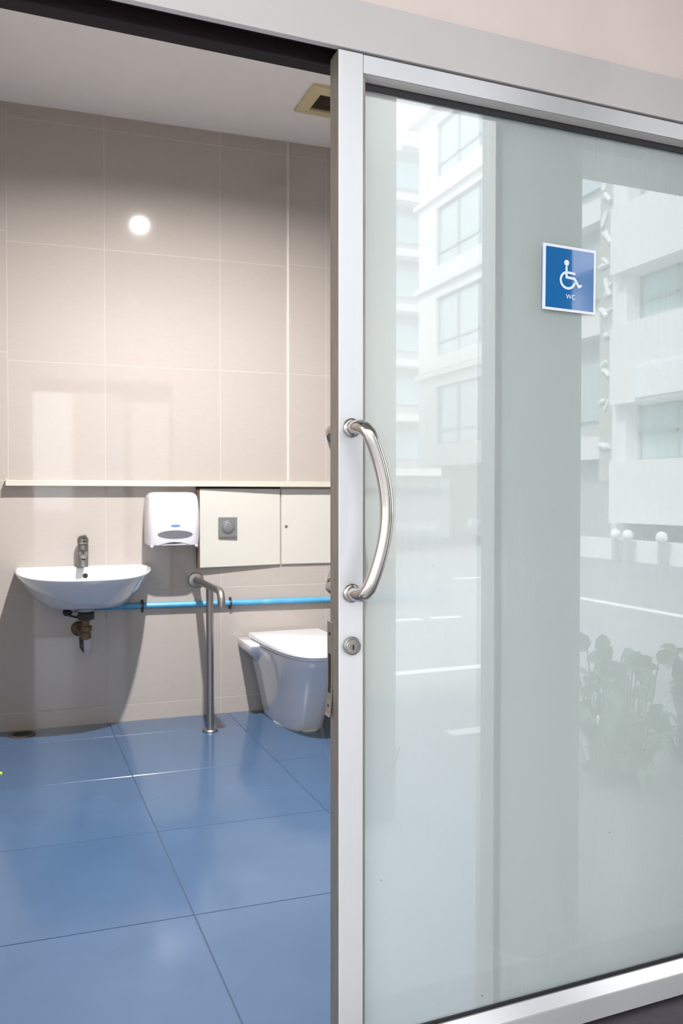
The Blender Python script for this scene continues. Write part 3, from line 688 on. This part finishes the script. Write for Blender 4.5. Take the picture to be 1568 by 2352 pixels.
# painted lines on the asphalt (seen mirrored in the glass)
def road_line(x0, x1, yv, w, label):
    y = 3.06 - yv
    solo('road_line', box(BM(), x0, x1, y - w / 2, y + w / 2, GZ, GZ + .004), M['line'], label, 'road marking', base=((x0 + x1) / 2, y, GZ), group='painted lines on the asphalt')
road_line(1.9, 3.75, 5.40, .11, 'long white painted line nearest the round columns')
road_line(2.22, 3.3, 3.93, .10, 'short white painted line just outside the canopy')
road_line(3.5, 4.02, 7.72, .11, 'first short dash of the white broken line in the yard')
road_line(4.14, 4.5, 7.72, .11, 'second short dash of the white broken line in the yard')
road_line(6.45, 8.4, 11.3, .14, 'far white painted line in front of the parked car')
bm = BM(); box(bm, 6.65, 6.80, 3.06 - 9.0, 3.06 - 5.5, GZ, GZ + .004)
solo('road_line', bm, M['line'], 'white edge line along the banded building', 'road marking', base=(6.7, -4, GZ), group='painted lines on the asphalt')

# ------------------------------------------------------------------ outside: facades across the yard (facing -x at x = 12)
def FB(bm, x0, x1, v0, v1, z0, z1): return box(bm, x0, x1, 3.06 - v1, 3.06 - v0, z0, z1)   # v grows away from the door
def bwindow(t, x, v0, v1, z0, z1, cols, transom):
    bm = BM(); f = .05
    FB(bm, x, x + .10, v0, v1, z0, z0 + f); FB(bm, x, x + .10, v0, v1, z1 - f, z1)
    FB(bm, x, x + .10, v0, v0 + f, z0, z1); FB(bm, x, x + .10, v1 - f, v1, z0, z1)
    for k in range(1, cols): v = v0 + (v1 - v0) * k / cols; FB(bm, x, x + .10, v - .045, v + .045, z0, z1)
    if transom: FB(bm, x, x + .10, v0, v1, transom - .03, transom + .03)
    w = part(t, 'window', bm, M['wframe'])
    for k in range(cols):
        a, b = v0 + (v1 - v0) * k / cols, v0 + (v1 - v0) * (k + 1) / cols
        zs = [z0, transom, z1] if transom else [z0, z1]
        for c, d in zip(zs, zs[1:]): part(t, 'pane', FB(BM(), x + .04, x + .06, a, b, c, d), M['wpane'], parent=w)
    return w
# white apartment building
A_ = thing('apartment_building', 'white apartment building with teal windows mirrored left of the slim column', 'building', (16, 3.06 - 20, GZ))
part(A_, 'body', FB(BM(), 12.16, 22, 16.4, 23.2, 2.1, 12.7), M['bwhite'])
part(A_, 'ground_floor', FB(BM(), 12.7, 22, 20.5, 23.0, GZ, 2.1), M['bgrey'])
part(A_, 'carport_wall', FB(BM(), 16.5, 22, 16.4, 20.5, GZ, 2.1), M['bgrey'])
levels = [2.72, 5.40, 8.08, 10.72]
bm = BM()
for i, zb in enumerate(levels):
    zt = zb + 1.75 if i < 3 else 12.35
    prev = 2.1 if i == 0 else levels[i - 1] + 1.75
    part(A_, 'spandrel', FB(BM(), 12.0, 12.16, 16.4, 23.2, prev, zb), M['bwhite'])
    part(A_, 'pier', FB(BM(), 12.0, 12.16, 22.1, 23.2, zb, zt), M['bwhite'])
    part(A_, 'pier', FB(BM(), 12.0, 12.16, 16.4, 17.4, zb, zt), M['bwhite'])
    bwindow(A_, 12.08, 17.4, 22.1, zb, zt, 4, zb + .42)
    if i: part(A_, 'cornice', FB(BM(), 11.88, 12.0, 16.4, 23.35, zb - .62, zb - .48), M['bwhite']); part(A_, 'groove', FB(BM(), 11.97, 12.001, 16.4, 23.2, zb - .50, zb - .42), M['wframe'])
part(A_, 'spandrel', FB(BM(), 12.0, 12.16, 16.4, 23.2, 12.35, 12.7), M['bwhite'])
part(A_, 'roof_cornice', FB(BM(), 11.7, 22.2, 16.2, 23.5, 12.7, 12.95), M['bwhite'])
part(A_, 'garage_door', FB(BM(), 16.42, 16.50, 17.0, 20.2, GZ, 1.75), M['bshut'])
part(A_, 'doorway', FB(BM(), 12.60, 12.70, 22.3, 22.9, GZ, 1.75), M['bwhite'])
# farther block
B_ = thing('office_block', 'pale distant block with stacked ledges mirrored near the door stile', 'building', (22, 3.06 - 42, GZ))
part(B_, 'body', FB(BM(), 15.2, 32, 38, 50, GZ, 19.6), M['bgrey'])
for k in range(7):
    z = 2.2 + 2.75 * k
    part(B_, 'ledge', FB(BM(), 15.0, 32, 37.2, 38, z, z + .35), M['bwhite'])
    for q in range(5):
        if k < 6: part(B_, 'window', FB(BM(), 16.0 + q * 2.2, 17.6 + q * 2.2, 37.93, 38.02, z + .9, z + 2.2), M['wpane'])
# banded building on the right of the column
C_ = thing('banded_building', 'pale building with white balcony bands mirrored right of the wheelchair sign', 'building', (16, 3.06 - 12, GZ))
part(C_, 'body', FB(BM(), 12.5, 22, 7.5, 16.0, GZ, 11.0), M['bgrey'])
part(C_, 'pier', FB(BM(), 12.0, 12.5, 13.80, 14.23, GZ, 11.0), M['bwhite'])
part(C_, 'pier', FB(BM(), 12.0, 12.5, 8.0, 8.4, GZ, 11.0), M['bwhite'])
for z0, z1 in ((5.80, 7.17), (3.08, 4.72), (.62, 1.90), (9.4, 11.0)):
    part(C_, 'band', FB(BM(), 11.72, 12.5, 7.5, 13.98, z0, z1), M['bwhite'])
for z0, z1, tr_ in ((4.72, 5.80, 5.25), (1.90, 3.08, 2.5), (7.17, 9.4, 7.95)):
    bwindow(C_, 12.35, 8.4, 13.80, z0, z1, 5, tr_)
for z in (2.0, 4.75, 7.25):
    part(C_, 'balcony', FB(BM(), 12.1, 12.6, 14.75, 16.0, z, z + .50), M['bwhite'])
    part(C_, 'balcony_window', FB(BM(), 12.42, 12.52, 14.8, 15.9, z + .9, z + 2.2), M['wpane'])
part(C_, 'gutter_pipe', (lambda b: (tube(b, [(11.9, 3.06 - 14.1, 5.9), (11.9, 3.06 - 13.85, 6.95)], .05, 10), b)[1])(BM()), M['bwhite'], smooth=40)
part(C_, 'gutter_pipe', (lambda b: (tube(b, [(11.9, 3.06 - 14.05, 3.25), (11.9, 3.06 - 13.85, 4.6)], .05, 10), b)[1])(BM()), M['bwhite'], smooth=40)
part(C_, 'low_wall', FB(BM(), 11.4, 11.6, 7.5, 15.0, GZ, .30), M['bwhite'])
# vertical shop sign on that facade: board with irregular white strokes
vs = thing('vertical_sign', 'narrow vertical sign with white characters mirrored beside the blue sign', 'sign', (12.1, 3.06 - 14.48, 1.6))
part(vs, 'board', FB(BM(), 12.05, 12.2, 14.27, 14.70, 1.5, 9.2), M['board'])
rs = random.Random(3); z = 9.0
while z > 1.9:
    h = rs.uniform(.18, .42)
    for q in range(rs.choice((1, 2, 2))):
        a = rs.uniform(14.30, 14.48); w = rs.uniform(.10, .22); dz = rs.uniform(-.10, .16)
        p0, p1 = (12.02, 3.06 - a, z - rs.uniform(0, h)), (12.02, 3.06 - a - w, z - rs.uniform(0, h) + dz)
        bm = BM(); tube(bm, [p0, ((p0[0] + p1[0]) / 2, (p0[1] + p1[1]) / 2, (p0[2] + p1[2]) / 2 + rs.uniform(-.05, .05)), p1], rs.uniform(.035, .07), 8); part(vs, 'character_stroke', bm, M['letter'], smooth=50)
    z -= h + rs.uniform(.05, .32 if z > 5 else .6)
# awning banner on the lower band
solo('shop_banner', FB(BM(), 11.66, 11.71, 9.5, 13.2, 3.15, 3.75), M['letter'], 'white banner fixed on the lower balcony band', 'banner', base=(11.68, 3.06 - 11.3, 3.15))
for v, lab in ((14.10, 'first white-topped gate post from the vertical sign'), (13.73, 'second white-topped gate post from the vertical sign'), (12.76, 'white-topped gate post standing apart by the low wall')):
    t = thing('gate_post', lab, 'post', (11.2, 3.06 - v * .933, GZ), group='gate posts by the low wall')
    y = 3.06 - v * .933
    part(t, 'post', box(BM(), 11.15, 11.25, y - .05, y + .05, GZ, .32), M['bgrey']); bm = BM(); lathe(bm, [(.05, 0), (.10, .04), (.11, .10), (.08, .17), (.02, .20)], (11.2, y, .32), (0, 0, 1), 16); part(t, 'lamp_globe', bm, M['letter'], smooth=60)
# parked car by the garage
car = thing('parked_car', 'dark car parked in the carport mirrored at the column edge', 'car', (13.2, 3.06 - 18.9, GZ))
cy0 = 3.06 - 18.9; CX = 2.6
bm = BM(); loft(bm, [[Vector((CX + x, cy0 - w, zb)), Vector((CX + x, cy0 + w, zb)), Vector((CX + x, cy0 + w * .98, zt)), Vector((CX + x, cy0 - w * .98, zt))] for x, w, zb, zt in ((9.0, .70, .12, .45), (9.08, .78, .08, .58), (9.9, .82, .08, .70), (11.9, .82, .08, .72), (12.3, .78, .1, .66))])
part(car, 'body', bm, M['carp'], bevel=.05, smooth=50)
bm = BM(); loft(bm, [[Vector((CX + x, cy0 - w, .69)), Vector((CX + x, cy0 + w, .69)), Vector((CX + x2, cy0 + w * .86, zt)), Vector((CX + x2, cy0 - w * .86, zt))] for x, x2, w, zt in ((9.9, 10.45, .76, 1.20), (12.1, 11.8, .76, 1.20))])
part(car, 'cabin', bm, M['wpane'], bevel=.03)
for sx in (9.6, 11.6):
    for sy in (-.74, .74):
        bm = BM(); lathe(bm, [(.10, -.09), (.27, -.09), (.30, -.06), (.30, .06), (.27, .09), (.10, .09)], (CX + sx, cy0 + sy, GZ + .30), (0, 1, 0), 24); part(car, 'wheel', bm, M['tyre'], smooth=40)
for sy in (-.55, .55):
    bm = BM(); lathe(bm, [(.09, 0), (.09, .04), (.04, .06)], (CX + 9.04, cy0 + sy, .42), (-1, 0, 0), 16); part(car, 'headlight', bm, M['letter'], smooth=40)
part(car, 'bumper', box(BM(), CX + 8.92, CX + 9.06, cy0 - .74, cy0 + .74, .12, .24), M['bshut'], bevel=.02)

# grey building closing the yard opposite the door (mirrored dimly in the wall tiles)
D_ = thing('grey_building', 'plain grey building closing the yard opposite the restroom doorway', 'building', (4, -16, GZ))
part(D_, 'body', box(BM(), -.5, 8.2, -22, -14, GZ, 9.0), M['bgrey'])
part(D_, 'roof_edge', box(BM(), -.6, 8.3, -22.1, -13.85, 9.0, 9.25), M['bwhite'])
for r_ in range(3):
    for q in range(4):
        x = .4 + q * 1.95; z = 1.2 + r_ * 2.6
        w = part(D_, 'window', box(BM(), x, x + 1.2, -14.04, -13.97, z, z + 1.4), M['wframe']); part(D_, 'pane', box(BM(), x + .06, x + 1.14, -13.975, -13.96, z + .06, z + 1.34), M['wpane'], parent=w)

# ------------------------------------------------------------------ potted shrub outside
def shrub(x, y, label, n, seed, h0, h1, sp):
    rr = random.Random(seed)
    t = thing('shrub', label, 'plant', (x, y, GZ), group='shrubs by the slim column')
    for k in range(n):
        a = rr.uniform(0, 6.283); rad = rr.uniform(.02, sp); h = rr.uniform(h0, h1)
        e = Vector((x + rad * math.cos(a), y + rad * math.sin(a), GZ + h)); s0 = Vector((x + .6 * rad * math.cos(a), y + .6 * rad * math.sin(a), GZ))
        mid = (s0 + e) / 2 + Vector((0, 0, .06))
        bm = BM(); tube(bm, [s0, mid, e], .004, 6); part(t, 'stem', bm, M['stem'], smooth=60)
        L_ = rr.uniform(.07, .12); w = L_ * .42
        d = Vector((rr.uniform(-1, 1), rr.uniform(-.4, .4), rr.uniform(-.7, .8))).normalized()
        nn = Vector((rr.uniform(-.5, .5), rr.uniform(-1, 1), rr.uniform(.2, 1))); sd = d.cross(nn).normalized(); up = sd.cross(d)
        bm = BM(); c0 = [bm.verts.new(e + d * L_ * q - up * .03 * q * q) for q in (0, .3, .6, .85, 1)]
        for sg in (-1, 1):
            sv = [bm.verts.new(e + d * L_ * q + sd * sg * w * f + up * .012 - up * .03 * q * q) for q, f in ((.15, .75), (.45, 1.0), (.8, .65))]
            bm.faces.new((c0[0], c0[1], sv[0])); bm.faces.new((c0[1], c0[2], sv[1], sv[0])); bm.faces.new((c0[2], c0[3], sv[2], sv[1])); bm.faces.new((c0[3], c0[4], sv[2]))
        part(t, 'leaf', bm, M['leaf'], smooth=80)
shrub(2.62, .02, 'leafy green shrub mirrored low in the glass next to the slim column', 110, 5, .03, .58, .20)
shrub(3.16, -.06, 'leafy green shrub mirrored low in the glass at the right edge', 110, 9, .03, .54, .20)

for o in bpy.data.objects:
    if 'base' in o: del o['base']
